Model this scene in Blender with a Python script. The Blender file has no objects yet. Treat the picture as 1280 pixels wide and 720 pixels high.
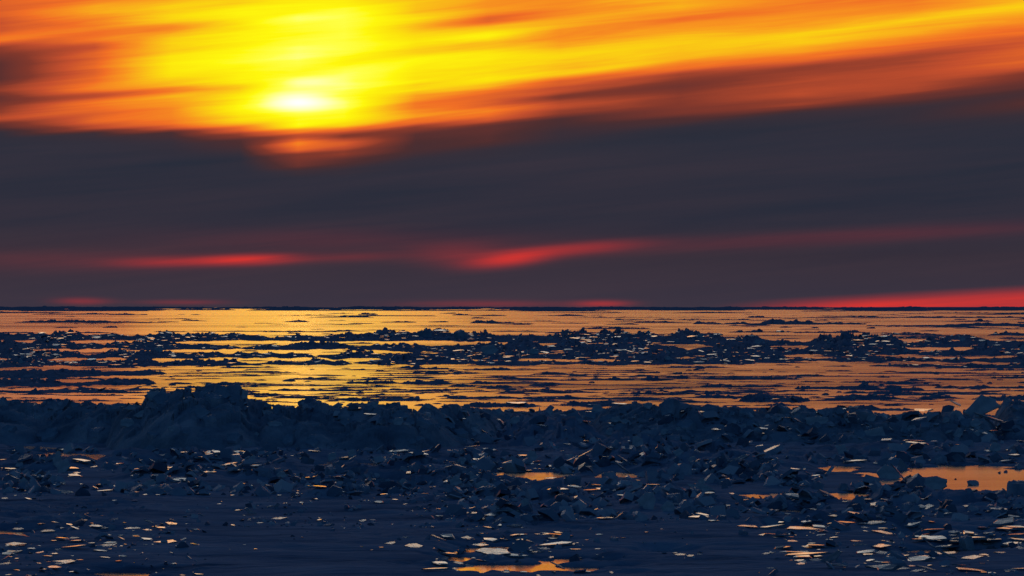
import bpy, math, random
import numpy as np
from mathutils import Vector, Matrix
from mathutils.bvhtree import BVHTree

random.seed(11)
RNG = np.random.default_rng(11)
scene = bpy.context.scene
COL = scene.collection

# ------------------------------------------------------------------ camera
H = 3.0                       # eye height above the frozen sea
F = 4861.0                    # focal length in units of 1/1280 of the picture width
HORIZON = 384.0
PITCH = math.atan((HORIZON - 360.0) / F)
cam_d = bpy.data.cameras.new('camera')
cam_d.sensor_width = 36.0
cam_d.lens = 36.0 * F / 1280.0
cam_d.clip_start = 0.5
cam_d.clip_end = 90000.0
cam = bpy.data.objects.new('camera', cam_d)
cam.location = (0, 0, H)
cam.rotation_euler = (math.pi / 2 + PITCH, 0, 0)
COL.objects.link(cam)
scene.camera = cam


def ray(px, py):
    """Direction of the sight line to a point of the photograph (surveying helper)."""
    xc, yc = (px - 640.0) / F, (360.0 - py) / F
    return Vector((xc, math.cos(PITCH) - yc * math.sin(PITCH), math.sin(PITCH) + yc * math.cos(PITCH)))


def dist_of(py, z=0.0):
    return (H - z) * F / (py - HORIZON)


def spot(px, py, z=0.0):
    d = dist_of(py, z)
    return np.array((d * (px - 640.0) / F, d, z))


# ------------------------------------------------------------------ numpy noise
def _hash(ix, iy, seed):
    n = (ix.astype(np.int64) * 374761393 + iy.astype(np.int64) * 668265263 + seed * 974634777) & 0x7fffffff
    n = ((n ^ (n >> 13)) * 1274126177) & 0x7fffffff
    n = ((n ^ (n >> 15)) * 2246822519) & 0x7fffffff
    return (n ^ (n >> 16)) / float(0x7fffffff)


def vnoise(x, y, seed):
    ix, iy = np.floor(x), np.floor(y)
    fx, fy = x - ix, y - iy
    fx, fy = fx * fx * (3 - 2 * fx), fy * fy * (3 - 2 * fy)
    a, b = _hash(ix, iy, seed), _hash(ix + 1, iy, seed)
    c, d = _hash(ix, iy + 1, seed), _hash(ix + 1, iy + 1, seed)
    return (a * (1 - fx) + b * fx) * (1 - fy) + (c * (1 - fx) + d * fx) * fy


def fbm(x, y, seed, octv=4):
    s, amp, tot = 0.0, 1.0, 0.0
    for k in range(octv):
        s = s + amp * vnoise(x * 2 ** k, y * 2 ** k, seed + 17 * k)
        tot += amp
        amp *= 0.5
    return s / tot


def blocks(x, y, cell, seed, tilt=0.6):
    """Jumbled broken ice: each Voronoi cell is a tilted facet with its own height (0..1)."""
    gx, gy = x / cell, y / cell
    ix, iy = np.floor(gx), np.floor(gy)
    best = np.full(x.shape, 1e9)
    out = np.zeros(x.shape)
    for dx in (-1, 0, 1):
        for dy in (-1, 0, 1):
            cx, cy = ix + dx, iy + dy
            jx, jy = cx + _hash(cx, cy, seed), cy + _hash(cx, cy, seed + 1)
            d = (gx - jx) ** 2 + (gy - jy) ** 2
            hgt = _hash(cx, cy, seed + 2) ** 1.6
            tx, ty = (_hash(cx, cy, seed + 3) - 0.5) * 2, (_hash(cx, cy, seed + 4) - 0.5) * 2
            v = hgt + tilt * (tx * (gx - jx) + ty * (gy - jy))
            m = d < best
            best = np.where(m, d, best)
            out = np.where(m, v, out)
    return out


def sstep(a, b, x):
    t = np.clip((x - a) / (b - a), 0, 1)
    return t * t * (3 - 2 * t)


# ------------------------------------------------------------------ node helpers
class X:
    """A value socket with arithmetic."""
    tree = None

    def __init__(self, s):
        self.s = s

    @staticmethod
    def op(o, *args):
        n = X.tree.nodes.new('ShaderNodeMath')
        n.operation = o
        for i, a in enumerate(args):
            if isinstance(a, X):
                X.tree.links.new(a.s, n.inputs[i])
            else:
                n.inputs[i].default_value = float(a)
        return X(n.outputs[0])

    def __add__(self, o): return X.op('ADD', self, o)
    __radd__ = __add__
    def __sub__(self, o): return X.op('SUBTRACT', self, o)
    def __rsub__(self, o): return X.op('SUBTRACT', o, self)
    def __mul__(self, o): return X.op('MULTIPLY', self, o)
    __rmul__ = __mul__
    def __truediv__(self, o): return X.op('DIVIDE', self, o)


def xstep(a, b, v):
    n = X.tree.nodes.new('ShaderNodeMapRange')
    n.interpolation_type = 'SMOOTHSTEP'
    n.inputs['From Min'].default_value = a
    n.inputs['From Max'].default_value = b
    X.tree.links.new(v.s, n.inputs['Value'])
    if a > b:
        n.inputs['From Min'].default_value = b
        n.inputs['From Max'].default_value = a
        n.inputs['To Min'].default_value = 1
        n.inputs['To Max'].default_value = 0
    return X(n.outputs['Result'])


def xramp(v, stops, mode='LINEAR'):
    n = X.tree.nodes.new('ShaderNodeValToRGB')
    cr = n.color_ramp
    cr.interpolation = mode
    for i, (p, c) in enumerate(stops):
        el = cr.elements[i] if i < 2 else cr.elements.new(p)
        el.position = p
        el.color = (*c, 1) if len(c) == 3 else c
    X.tree.links.new(v.s, n.inputs[0])
    return n.outputs[0]


def xmix(f, a, b, mode='MIX'):
    n = X.tree.nodes.new('ShaderNodeMix')
    n.data_type = 'RGBA'
    n.blend_type = mode
    n.clamp_factor = False
    for val, i in ((f, 0), (a, 6), (b, 7)):
        if isinstance(val, X):
            X.tree.links.new(val.s, n.inputs[i])
        elif isinstance(val, bpy.types.NodeSocket):
            X.tree.links.new(val, n.inputs[i])
        elif isinstance(val, tuple):
            n.inputs[i].default_value = (*val, 1)
        else:
            n.inputs[i].default_value = val
    return n.outputs[2]


def xyz(a, b, c=0.0):
    n = X.tree.nodes.new('ShaderNodeCombineXYZ')
    for i, v in enumerate((a, b, c)):
        if isinstance(v, X):
            X.tree.links.new(v.s, n.inputs[i])
        else:
            n.inputs[i].default_value = v
    return n.outputs[0]


def xnoise(vec, scale, detail=3.0, rough=0.5, dist=0.0):
    n = X.tree.nodes.new('ShaderNodeTexNoise')
    n.inputs['Scale'].default_value = scale
    n.inputs['Detail'].default_value = detail
    n.inputs['Roughness'].default_value = rough
    n.inputs['Distortion'].default_value = dist
    X.tree.links.new(vec, n.inputs['Vector'])
    return X(n.outputs['Fac'])


def lin(r, g, b):
    def f(c):
        c /= 255.0
        return c / 12.92 if c <= 0.04045 else ((c + 0.055) / 1.055) ** 2.4
    return (f(r), f(g), f(b))


# ------------------------------------------------------------------ sky
K = 57.29578 * 1.0
PPD = F / K                                   # units of the survey per degree
SUN_AZ = (373 - 640) / PPD                    # degrees right of the camera axis
SUN_EL = (HORIZON - 128) / PPD

world = bpy.data.worlds.new('World')
scene.world = world
world.use_nodes = True
wt = world.node_tree
wt.nodes.clear()
X.tree = wt
geo = wt.nodes.new('ShaderNodeTexCoord')
sep = wt.nodes.new('ShaderNodeSeparateXYZ')
wt.links.new(geo.outputs['Generated'], sep.inputs[0])
dx, dy, dz = (X(sep.outputs[i]) for i in range(3))
az = X.op('ARCTAN2', dx, dy) * K              # degrees of azimuth, 0 = straight ahead, + to the right
el = X.op('ARCSINE', dz) * K                  # degrees of elevation
# streaks of cloud lie slightly tilted: t follows them
SL = 0.09
warp = xnoise(xyz(az * 0.11, el * 0.5, 3.0), 1.0, 2.0)
t = el - az * SL + (warp - 0.5) * 0.22
fine = xnoise(xyz(az * 0.22, t * 4.6, 0.0), 1.0, 7.0, 0.62, 0.5)
mid_ = xnoise(xyz(az * 0.10, t * 1.7, 7.0), 1.0, 3.0, 0.5, 0.2)

# brightness of the cloud deck against elevation, at a row of azimuths
COLS = {
    0: [(0, .56), (20, .5), (40, .42), (55, .55), (65, .3), (85, .2), (100, .2), (115, .32), (125, .22), (140, .3), (150, .38), (160, .2), (170, .08), (200, .02)],
    120: [(0, .6), (15, .68), (30, .62), (50, .55), (62, .4), (72, .5), (90, .48), (100, .52), (110, .6), (120, .4), (130, .58), (140, .5), (150, .52), (160, .38), (168, .12), (185, .06), (210, .02)],
    215: [(0, .68), (15, .78), (25, .85), (38, .64), (50, .8), (75, .9), (95, .92), (105, .8), (113, .6), (120, .75), (130, .72), (138, .6), (150, .6), (158, .5), (166, .16), (180, .1), (210, .03)],
    300: [(0, .75), (20, .95), (35, .87), (50, 1.0), (80, 1.0), (100, 1.0), (110, .8), (120, .95), (135, 1.0), (150, .9), (160, .5), (168, .3), (175, .18), (200, .08), (225, .02)],
    373: [(0, .88), (15, .95), (24, 1.15), (35, 1.05), (60, 1.15), (80, 1.15), (90, 1.06), (102, 1.18), (112, 1.1), (128, 1.15), (142, 1.05), (155, 1.02), (162, .6), (168, .38), (178, .58), (186, .5), (193, .3), (205, .24), (215, .12), (230, .03)],
    430: [(0, .9), (24, 1.1), (45, 1.15), (75, 1.0), (90, 1.2), (105, 1.2), (115, 1.05), (128, 1.12), (145, 1.04), (155, .8), (160, .5), (168, .3), (178, .46), (190, .32), (200, .2), (215, .1), (230, .03)],
    520: [(0, .78), (15, .78), (25, .9), (35, .85), (50, .95), (60, .9), (75, 1.0), (95, 1.0), (107, .85), (117, .72), (128, .62), (140, .7), (150, .58), (158, .32), (168, .2), (185, .17), (205, .08), (225, .02)],
    610: [(0, .68), (14, .68), (28, .55), (36, .8), (44, .98), (55, .8), (70, .95), (95, .95), (105, .75), (115, .55), (128, .5), (138, .62), (148, .48), (158, .22), (175, .2), (190, .1), (215, .02)],
    700: [(0, .65), (15, .65), (30, .75), (45, .62), (55, .7), (70, .9), (88, .85), (100, .5), (112, .45), (120, .3), (132, .42), (142, .33), (150, .18), (170, .12), (190, .06), (210, .02)],
    850: [(0, .8), (10, .85), (25, .62), (35, .75), (50, .9), (70, .85), (85, .6), (95, .38), (110, .28), (122, .35), (140, .33), (150, .2), (165, .08), (185, .02)],
    1000: [(0, .68), (12, .65), (28, .78), (50, .92), (65, .75), (75, .6), (88, .36), (100, .4), (118, .45), (130, .38), (145, .12), (165, .05), (185, .02)],
    1140: [(0, .6), (10, .7), (25, .9), (40, .82), (52, .68), (62, .6), (75, .4), (95, .45), (115, .43), (125, .25), (138, .12), (150, .12), (170, .05), (190, .02)],
    1280: [(0, .85), (10, .92), (25, .78), (42, .65), (60, .5), (70, .55), (88, .5), (100, .32), (112, .25), (122, .18), (132, .22), (150, .12), (165, .05), (190, .02)],
}
T0, T1 = 1.0, 6.6                              # range of t covered by the profiles, degrees
tn = (t - T0) / (T1 - T0)
keys = sorted(COLS)
deck = None
for i, k in enumerate(keys):
    a_k = (k - 640) / PPD
    stops = []
    for y, L in reversed(COLS[k]):
        L *= 1.0 if k < 480 else .96 if k < 800 else .88
        stops.append((((HORIZON - y) / PPD - SL * a_k - T0) / (T1 - T0), (L / 1.6,) * 3))
    val = X(xramp(tn, stops, 'EASE')) * 1.6
    if deck is None:
        deck = val
    else:
        a_p = (keys[i - 1] - 640) / PPD
        f = X.op('MINIMUM', X.op('MAXIMUM', (az - a_p) / (a_k - a_p), 0.0), 1.0)
        deck = deck + (val - deck) * f
lum = deck + (fine - 0.5) * 0.40 * xstep(0.1, 0.7, deck) + (mid_ - 0.5) * 0.12 * xstep(0.15, 0.7, deck)
# higher up the same deck goes on: amber over the sun, duller to the sides
up = X.op('EXPONENT', ((az - SUN_AZ) / 3.6) * ((az - SUN_AZ) / -3.6)) * 0.42 + 0.42 + (mid_ - 0.5) * 0.4
lum = lum + (up - lum) * xstep(4.6, 6.4, el)
# the thin cloud glowing round the sun, and the sun's blurred disc itself
sa, se = az - SUN_AZ, el - SUN_EL
r_core = (sa / 0.50) * (sa / 0.50) + (se / 0.135) * (se / 0.135)
core = X.op('EXPONENT', r_core * -1.0) * 0.62
sa2, se2 = az - (386 - 640) / PPD, el - (HORIZON - 102) / PPD
core2 = X.op('EXPONENT', ((sa2 / 0.4) * (sa2 / 0.4) + (se2 / 0.07) * (se2 / 0.07)) * -1.0) * 0.2
ga, ge = az - (388 - 640) / PPD, el - (HORIZON - 55) / PPD
lum = lum + core + core2 + X.op('EXPONENT', ((ga / 1.15) * (ga / 1.15) + (ge / 0.75) * (ge / 0.75)) * -1.0) * 0.04

RAMP = [(0.0, (48, 48, 58)), (.08, (57, 47, 55)), (.18, (76, 46, 48)), (.30, (128, 56, 44)), (.42, (196, 80, 46)), (.54, (240, 110, 38)),
        (.66, (248, 148, 32)), (.78, (250, 190, 24)), (.9, (252, 224, 14)), (1.02, (255, 248, 14)), (1.15, (255, 255, 70)), (1.45, (255, 255, 190)), (1.8, (255, 255, 246))]
front = xramp(lum / 1.8, [(p / 1.8, lin(*c)) for p, c in RAMP])
# the grey bank under the deck warms towards the horizon
bank = xramp(el / 3.0, [(0.0, lin(61, 53, 66)), (.25, lin(56, 48, 59)), (.42, lin(49, 47, 60)), (.8, lin(46, 47, 60)), (1.0, lin(50, 47, 58))])
bank = xmix((mid_ - 0.5) * 0.4 + (fine - 0.5) * 0.25, bank, lin(92, 66, 70))
front = xmix(xstep(0.19, 0.03, lum), front, bank)


def blob(px, py, sx, sy, amp, slope=0.0):
    a0, e0 = (px - 640) / PPD, (HORIZON - py) / PPD
    da = az - a0
    de = el - e0 - da * slope
    da, de = da * (PPD / sx), de * (PPD / sy)
    return X.op('EXPONENT', (da * da + de * de) * -1.0) * amp


red = (blob(305, 325, 58, 5.5, 1.05, .03) + blob(205, 328, 60, 6, .36, .02) + blob(90, 326, 170, 14, .07) + blob(440, 321, 60, 6, .12, .03)
       + blob(640, 323, 46, 8, .85, .12) + blob(722, 311, 70, 7, .42, .08) + blob(580, 318, 60, 13, .2) + blob(1020, 298, 330, 9, .09, .05)
       + blob(752, 379.5, 32, 4, .45) + blob(105, 376.5, 30, 4, .3) + blob(610, 380, 90, 4, .22) + blob(230, 378, 50, 3, .18)
       + blob(1085, 381, 60, 6, .35, .03) + blob(420, 300, 220, 14, .06))
wedge_top = (az - (890 - 640) / PPD) * 0.055
wedge = xstep(0.10, -0.12, el - wedge_top) * xstep((880 - 640) / PPD, (1040 - 640) / PPD, az) * 0.78
red = red + wedge
red = X.op('MINIMUM', red * (0.15 + fine * 1.1), 1.0)
front = xmix(red, front, lin(230, 54, 46))
# the cloud is brighter above the picture, and the sun's disc far brighter than it
boost = xstep(4.6, 8.0, el) * 1.1 + 1.0
hi_ = (boost - 1.0) * (X.op('EXPONENT', (sa / 2.6) * (sa / -2.4)) * 3.0 + 0.9)
front = xmix(1.0, front, xyz(hi_ * 1.3 + 1.0, hi_ * 0.42 + 1.0, hi_ * 0.1 + 1.0), 'MULTIPLY')
front = xmix(X.op('EXPONENT', r_core * -4.0) * 12.0, front, (1.0, 0.42, 0.01), 'ADD')

# clear evening sky above and all round
sky = wt.nodes.new('ShaderNodeTexSky')
sky.sky_type = 'NISHITA'
sky.sun_disc = False
sky.sun_elevation = math.radians(SUN_EL)
sky.sun_rotation = math.radians(SUN_AZ)
sky.altitude = 0
sky.dust_density = 1.0
sky.ozone_density = 3.0
SKY_TINT = (0.036, 0.053, 0.072)
blue = xmix(1.0, sky.outputs[0], SKY_TINT, 'MULTIPLY')
# deck of thin cloud lit from below above the picture: peach near the sun, paling upward
high = xramp((el - 4.0) / 30.0, [(0.0, (.95, .40, .05)), (.13, (.95, .42, .06)), (.25, (.92, .52, .19)), (.36, (.92, .74, .52)), (.50, (.78, .77, .70)), (.65, (.32, .39, .41)), (.85, (.06, .10, .13))])
saz = X.op('ABSOLUTE', sa)
near_sun = xstep(20.0, 4.0, saz)
hi_w = near_sun * xstep(38.0, 13.0, el) * (0.55 + mid_ * 0.7)
high = xmix(1.0, high, (2.3, 2.2, 2.2), 'MULTIPLY')
above = xmix(hi_w, blue, high)
lowside = xmix(0.55, lin(44, 46, 62), blue)
side = xmix(xstep(1.0, 9.0, el), lowside, above)
fr_w = xstep(5.6, 4.3, el) * xstep(24.0, 11.0, X.op('ABSOLUTE', az))
fr_w2 = xstep(10.5, 5.5, el) * xstep(30.0, 11.0, X.op('ABSOLUTE', az))
total = xmix(fr_w2, side, front)
bg = wt.nodes.new('ShaderNodeBackground')
bg.inputs['Strength'].default_value = 1.0
wt.links.new(total, bg.inputs['Color'])
wo = wt.nodes.new('ShaderNodeOutputWorld')
wt.links.new(bg.outputs[0], wo.inputs[0])
# below the horizon the dome is never seen: the sea sheet covers it
world.cycles.sampling_method = 'MANUAL'
world.cycles.sample_map_resolution = 2048

sun_d = bpy.data.lights.new('sun', 'SUN')
sun_d.energy = 0.003
sun_d.angle = math.radians(5.0)
sun_d.color = (1.0, 0.45, 0.06)
sun = bpy.data.objects.new('sun', sun_d)
sdir = Vector((math.sin(math.radians(SUN_AZ)) * math.cos(math.radians(SUN_EL)), math.cos(math.radians(SUN_AZ)) * math.cos(math.radians(SUN_EL)), math.sin(math.radians(SUN_EL))))
sun.rotation_euler = sdir.to_track_quat('Z', 'Y').to_euler()
sun.location = (-60, 900, 60)
COL.objects.link(sun)


# ------------------------------------------------------------------ materials
def material(name):
    m = bpy.data.materials.new(name)
    m.use_nodes = True
    X.tree = m.node_tree
    bs = m.node_tree.nodes['Principled BSDF']
    tc = m.node_tree.nodes.new('ShaderNodeTexCoord')
    return m, m.node_tree, bs, tc


def bump(tree, bs, height, strength, distance):
    b = tree.nodes.new('ShaderNodeBump')
    b.inputs['Strength'].default_value = strength
    b.inputs['Distance'].default_value = distance
    tree.links.new(height.s, b.inputs['Height'])
    tree.links.new(b.outputs[0], bs.inputs['Normal'])


def mapped(tree, sock, sx, sy, sz):
    n = tree.nodes.new('ShaderNodeMapping')
    n.inputs['Scale'].default_value = (sx, sy, sz)
    tree.links.new(sock, n.inputs[0])
    return n.outputs[0]


def make_water():
    m, tr, bs, tc = material('dark_water')
    v = mapped(tr, tc.outputs['Object'], 0.05, 0.22, 1)
    n1 = xnoise(v, 1.0, 4.0, 0.6)
    v2 = mapped(tr, tc.outputs['Object'], 0.5, 1.6, 1)
    n2 = xnoise(v2, 1.0, 3.0, 0.5)
    bs.inputs['Base Color'].default_value = (0.012, 0.022, 0.032, 1)
    bs.inputs['IOR'].default_value = 1.33
    n3 = xnoise(mapped(tr, tc.outputs['Object'], 0.004, 0.014, 1), 1.0, 4.0, 0.6)
    rr = xstep(0.3, 0.7, n1) * 0.05 + xstep(0.35, 0.65, n3) * 0.06 + 0.085 + (n2 - 0.5) * 0.05
    tr.links.new(rr.s, bs.inputs['Roughness'])
    bump(tr, bs, n2, 0.10, 0.02)
    return m


def make_snow():
    m, tr, bs, tc = material('wind_packed_snow')
    v = tc.outputs['Object']
    n = xnoise(mapped(tr, v, 0.35, 0.8, 1), 1.0, 6.0, 0.65)
    n2 = xnoise(mapped(tr, v, 5.0, 9.0, 9.0), 1.0, 4.0, 0.6)
    n3 = xnoise(mapped(tr, v, 0.5, 2.6, 1), 1.0, 4.0, 0.6, 0.6)
    c = xramp(n * 0.6 + n3 * 0.4, [(.34, (.11, .18, .28)), (.45, (.25, .35, .50)), (.58, (.40, .50, .65)), (.72, (.55, .64, .77))])
    tr.links.new(c, bs.inputs['Base Color'])
    bs.inputs['Roughness'].default_value = 0.85
    bs.inputs['Specular IOR Level'].default_value = 0.0
    bump(tr, bs, n2 + n3 * 2.0, 0.7, 0.05)
    return m


def make_rubble():
    m, tr, bs, tc = material('broken_snowy_ice')
    v = tc.outputs['Object']
    n = xnoise(v, 0.9, 4.0, 0.6)
    n2 = xnoise(v, 7.0, 4.0, 0.65)
    c = xramp(n, [(.3, (.10, .20, .33)), (.5, (.18, .31, .47)), (.72, (.32, .46, .62))])
    tr.links.new(c, bs.inputs['Base Color'])
    rr = xstep(.35, .65, n2) * .35 + .5
    tr.links.new(rr.s, bs.inputs['Roughness'])
    bs.inputs['Specular IOR Level'].default_value = 0.0
    bs.inputs['IOR'].default_value = 1.31
    bump(tr, bs, n2, 0.6, 0.05)
    return m


def make_ridge_ice():
    m, tr, bs, tc = material('ridge_ice')
    v = tc.outputs['Object']
    n = xnoise(v, 0.8, 5.0, 0.6)
    n2 = xnoise(v, 6.0, 4.0, 0.65)
    c = xramp(n, [(.32, (.16, .28, .40)), (.5, (.33, .47, .60)), (.68, (.56, .67, .77))])
    tr.links.new(c, bs.inputs['Base Color'])
    rr = xstep(.36, .60, n2) * .4 + .30
    tr.links.new(rr.s, bs.inputs['Roughness'])
    bs.inputs['Specular IOR Level'].default_value = 0.28
    bs.inputs['IOR'].default_value = 1.31
    bump(tr, bs, n2, 0.5, 0.04)
    return m


def make_crumb():
    m, tr, bs, tc = material('jumbled_ice')
    v = tc.outputs['Object']
    gi = tr.nodes.new('ShaderNodeNewGeometry')
    r_ = X(gi.outputs['Random Per Island'])
    n = xnoise(v, 4.0, 4.0, 0.6)
    c = xramp(r_ * 0.75 + n * 0.35, [(.2, (.08, .14, .22)), (.45, (.24, .35, .48)), (.75, (.46, .56, .67)), (.95, (.70, .76, .82))])
    tr.links.new(c, bs.inputs['Base Color'])
    rr = X.op('FRACT', r_ * 7.31) * 0.5 + 0.22
    tr.links.new(rr.s, bs.inputs['Roughness'])
    bs.inputs['Specular IOR Level'].default_value = 0.4
    bs.inputs['IOR'].default_value = 1.31
    bump(tr, bs, n, 0.5, 0.04)
    return m


def make_hummock_snow():
    m, tr, bs, tc = material('hummock_snow_ice')
    v = tc.outputs['Object']
    n = xnoise(v, 0.9, 6.0, 0.62)
    n2 = xnoise(v, 5.0, 5.0, 0.65)
    c = xramp(n, [(.32, (.16, .25, .35)), (.5, (.34, .44, .55)), (.66, (.56, .64, .73))])
    tr.links.new(c, bs.inputs['Base Color'])
    bs.inputs['Roughness'].default_value = 0.75
    bs.inputs['Specular IOR Level'].default_value = 0.0
    bump(tr, bs, n2 + n, 0.9, 0.10)
    return m


def make_clear():
    m, tr, bs, tc = material('smooth_clear_ice')
    v = tc.outputs['Object']
    n = xnoise(v, 2.2, 4.0, 0.6)
    n2 = xnoise(mapped(tr, v, 1.0, 3.0, 1.0), 5.0, 3.0, 0.6)
    c = xramp(n, [(.35, (.10, .17, .22)), (.6, (.20, .30, .37)), (.75, (.42, .50, .58))])
    tr.links.new(c, bs.inputs['Base Color'])
    rr = xstep(.5, .8, n) * .22 + .13
    tr.links.new(rr.s, bs.inputs['Roughness'])
    bs.inputs['IOR'].default_value = 1.75
    bump(tr, bs, n2, 0.2, 0.02)
    return m


def make_frost():
    m, tr, bs, tc = material('frosted_ice')
    v = tc.outputs['Object']
    n = xnoise(v, 2.0, 5.0, 0.65)
    c = xramp(n, [(.35, (.38, .48, .54)), (.6, (.58, .68, .73)), (.75, (.72, .79, .82))])
    tr.links.new(c, bs.inputs['Base Color'])
    bs.inputs['Roughness'].default_value = 0.4
    bs.inputs['IOR'].default_value = 1.35
    bump(tr, bs, n, 0.4, 0.04)
    return m


M_HUMMOCK, M_CRUMB = make_hummock_snow(), make_crumb()
M_WATER, M_SNOW, M_RUBBLE, M_CLEAR, M_FROST, M_ICE = make_water(), make_snow(), make_rubble(), make_clear(), make_frost(), make_ridge_ice()

TERRAIN_V, TERRAIN_F = [], []


def link_mesh(name, verts, faces, mats, smooth=False, survey=True):
    me = bpy.data.meshes.new(name)
    me.from_pydata([tuple(v) for v in verts], [], [tuple(f) for f in faces])
    for m in (mats if isinstance(mats, (list, tuple)) else [mats]):
        me.materials.append(m)
    if smooth:
        me.polygons.foreach_set('use_smooth', [True] * len(me.polygons))
    o = bpy.data.objects.new(name, me)
    COL.objects.link(o)
    return o


def grid_mesh(name, P, mat, smooth=False):
    """P: rows x cols x 3 array -> ONE connected sheet."""
    r, c = P.shape[:2]
    idx = np.arange(r * c).reshape(r, c)
    quads = np.stack([idx[:-1, :-1], idx[:-1, 1:], idx[1:, 1:], idx[1:, :-1]], -1).reshape(-1, 4)
    me = bpy.data.meshes.new(name)
    me.vertices.add(r * c)
    me.vertices.foreach_set('co', P.reshape(-1).astype(np.float32))
    me.loops.add(len(quads) * 4)
    me.loops.foreach_set('vertex_index', quads.reshape(-1).astype(np.int32))
    me.polygons.add(len(quads))
    me.polygons.foreach_set('loop_start', np.arange(0, len(quads) * 4, 4, dtype=np.int32))
    me.polygons.foreach_set('loop_total', np.full(len(quads), 4, dtype=np.int32))
    if smooth:
        me.polygons.foreach_set('use_smooth', np.ones(len(quads), dtype=bool))
    me.update(calc_edges=True)
    me.validate()
    me.materials.append(mat)
    o = bpy.data.objects.new(name, me)
    COL.objects.link(o)
    b = sum(len(v) for v in TERRAIN_V)
    TERRAIN_V.append(P.reshape(-1, 3))
    TERRAIN_F.append(quads + b)
    return o


def tag(o, label, cat, group=None, kind=None):
    if kind:
        o['kind'] = kind
    if label:
        o['label'] = label
    if cat:
        o['category'] = cat
    if group:
        o['group'] = group


# ------------------------------------------------------------------ water to the horizon
w = link_mesh('water', [(-30000, -3000, 0), (30000, -3000, 0), (30000, 60000, 0), (-30000, 60000, 0)], [(0, 1, 2, 3)], M_WATER)
tag(w, 'still dark water between the ice, mirroring the orange sunset out to the horizon', 'water', kind='structure')

# ------------------------------------------------------------------ snowy shore ice in front
POOLS = [  # centre x, y, half width, half depth (survey units), raggedness
    (20, 561, 52, 3.2, .5), (88, 574, 42, 8, .7), (10, 596, 46, 4, .6), (435, 583, 42, 4.5, .6), (600, 586, 40, 2.5, .6),
    (650, 597, 54, 6.5, .7), (1215, 598, 140, 16, .45), (1050, 587, 26, 4, .5), (1015, 621, 74, 6, 1.0), (1010, 664, 50, 6, 1.1),
    (655, 712, 78, 9, 1.35), (612, 688, 40, 6, .9), (150, 722, 60, 5, .8), (14, 672, 46, 5, 1.1), (170, 574, 40, 3, .7),
    (230, 588, 46, 3, .8), (1230, 673, 60, 4, .9), (1190, 692, 56, 5, .9), (570, 700, 30, 5, .9), (30, 697, 30, 3.5, .9), (770, 596, 24, 4, .8), (980, 641, 30, 3, .8),
    (1165, 672, 30, 4, .9), (840, 692, 30, 2.5, .9), (150, 668, 30, 2.5, 1.2), (480, 607, 30, 2, .8),
]
HEAPS = [  # x, y, half width, half depth, height in metres
    (1130, 632, 60, 14, .24), (1070, 622, 50, 10, .14), (1195, 640, 60, 12, .17), (1275, 638, 30, 14, .3), (980, 607, 50, 10, .2),
    (900, 588, 110, 14, .30), (800, 575, 90, 14, .30), (700, 558, 70, 14, .40), (660, 545, 60, 10, .38), (810, 628, 60, 20, .26), (690, 632, 70, 22, .24),
    (600, 610, 80, 12, .22), (480, 606, 110, 14, .26), (330, 600, 90, 12, .18), (220, 607, 90, 12, .16), (200, 582, 110, 8, .2),
    (75, 590, 60, 8, .2), (20, 612, 60, 10, .15), (430, 620, 60, 12, .2), (560, 640, 60, 12, .1), (640, 655, 40, 14, .18),
    (1100, 660, 90, 14, .12), (1210, 680, 70, 10, .14), (1040, 655, 60, 10, .12), (1240, 645, 60, 8, .16), (1010, 632, 50, 8, .14), (880, 640, 60, 12, .1),
]


def ground_height(x, y):
    px = 640 + F * x / y
    py = HORIZON + F * H / y
    n_lo = fbm(x * .35, y * .12, 5, 4)
    drift = fbm(x * .22 + y * .03, y * .35, 9, 4) - .5
    z = 0.07 + 0.16 * drift + 0.05 * (fbm(x * 1.1, y * .8, 31, 3) - .5)
    z = z + .045 * (np.abs(fbm(x * 1.1, y * 1.7, 61, 4) - .5) * 2) * sstep(.35, .6, fbm(x * .3, y * .25, 66, 2)) + .012 * fbm(x * 5, y * 5, 63, 2)
    heap = np.zeros_like(x)
    wob = fbm(x * .9, y * .35, 41, 4)
    for hx, hy, rx, ry, a in HEAPS:
        r = np.sqrt(((px - hx) / rx) ** 2 + ((py - hy) / ry) ** 2) + (wob - .5) * .9
        heap = np.maximum(heap, .72 * a * sstep(1.05, .25, r))
    band = sstep(548, 566, py) * sstep(652, 612, py) * .07 * sstep(.42, .62, n_lo)
    heap = np.maximum(heap, band)
    b1 = blocks(x, y * .8, .55, 3, .8)
    b2 = blocks(x, y * .8, .24, 13, .8)
    z = z + heap * (.55 + .85 * b1 + .28 * b2)
    rough = sstep(.40, .66, fbm(x * .28 + 9, y * .13, 77, 3)) * sstep(716, 640, py)
    z = z + rough * (.045 * b1 + .04 * b2)
    rag = .5 * fbm(x * .8, y * .9, 21, 5) + .5 * fbm(x * 2.2, y * 2.0, 27, 4)
    sink = np.full_like(x, -1.0)
    for cx, cy, rx, ry, rg in POOLS:
        r = np.sqrt(((px - cx) / rx) ** 2 + ((py - cy) / ry) ** 2) + (rag - .5) * 3.2 * rg
        sink = np.maximum(sink, 1.0 - r)
    k = sstep(-.12, .18, sink)
    z = z * (1 - .8 * sstep(-1.0, 0.0, sink))
    z = z * (1 - k) + (-0.10) * k
    # the shore ice ends ragged behind the ridge
    edge = y + 9 * (fbm(x * .12, y * 0 + 1.3, 51, 4) - .5)
    z = np.where(edge > 104, z - (edge - 104) * .08, z)
    return z


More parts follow.
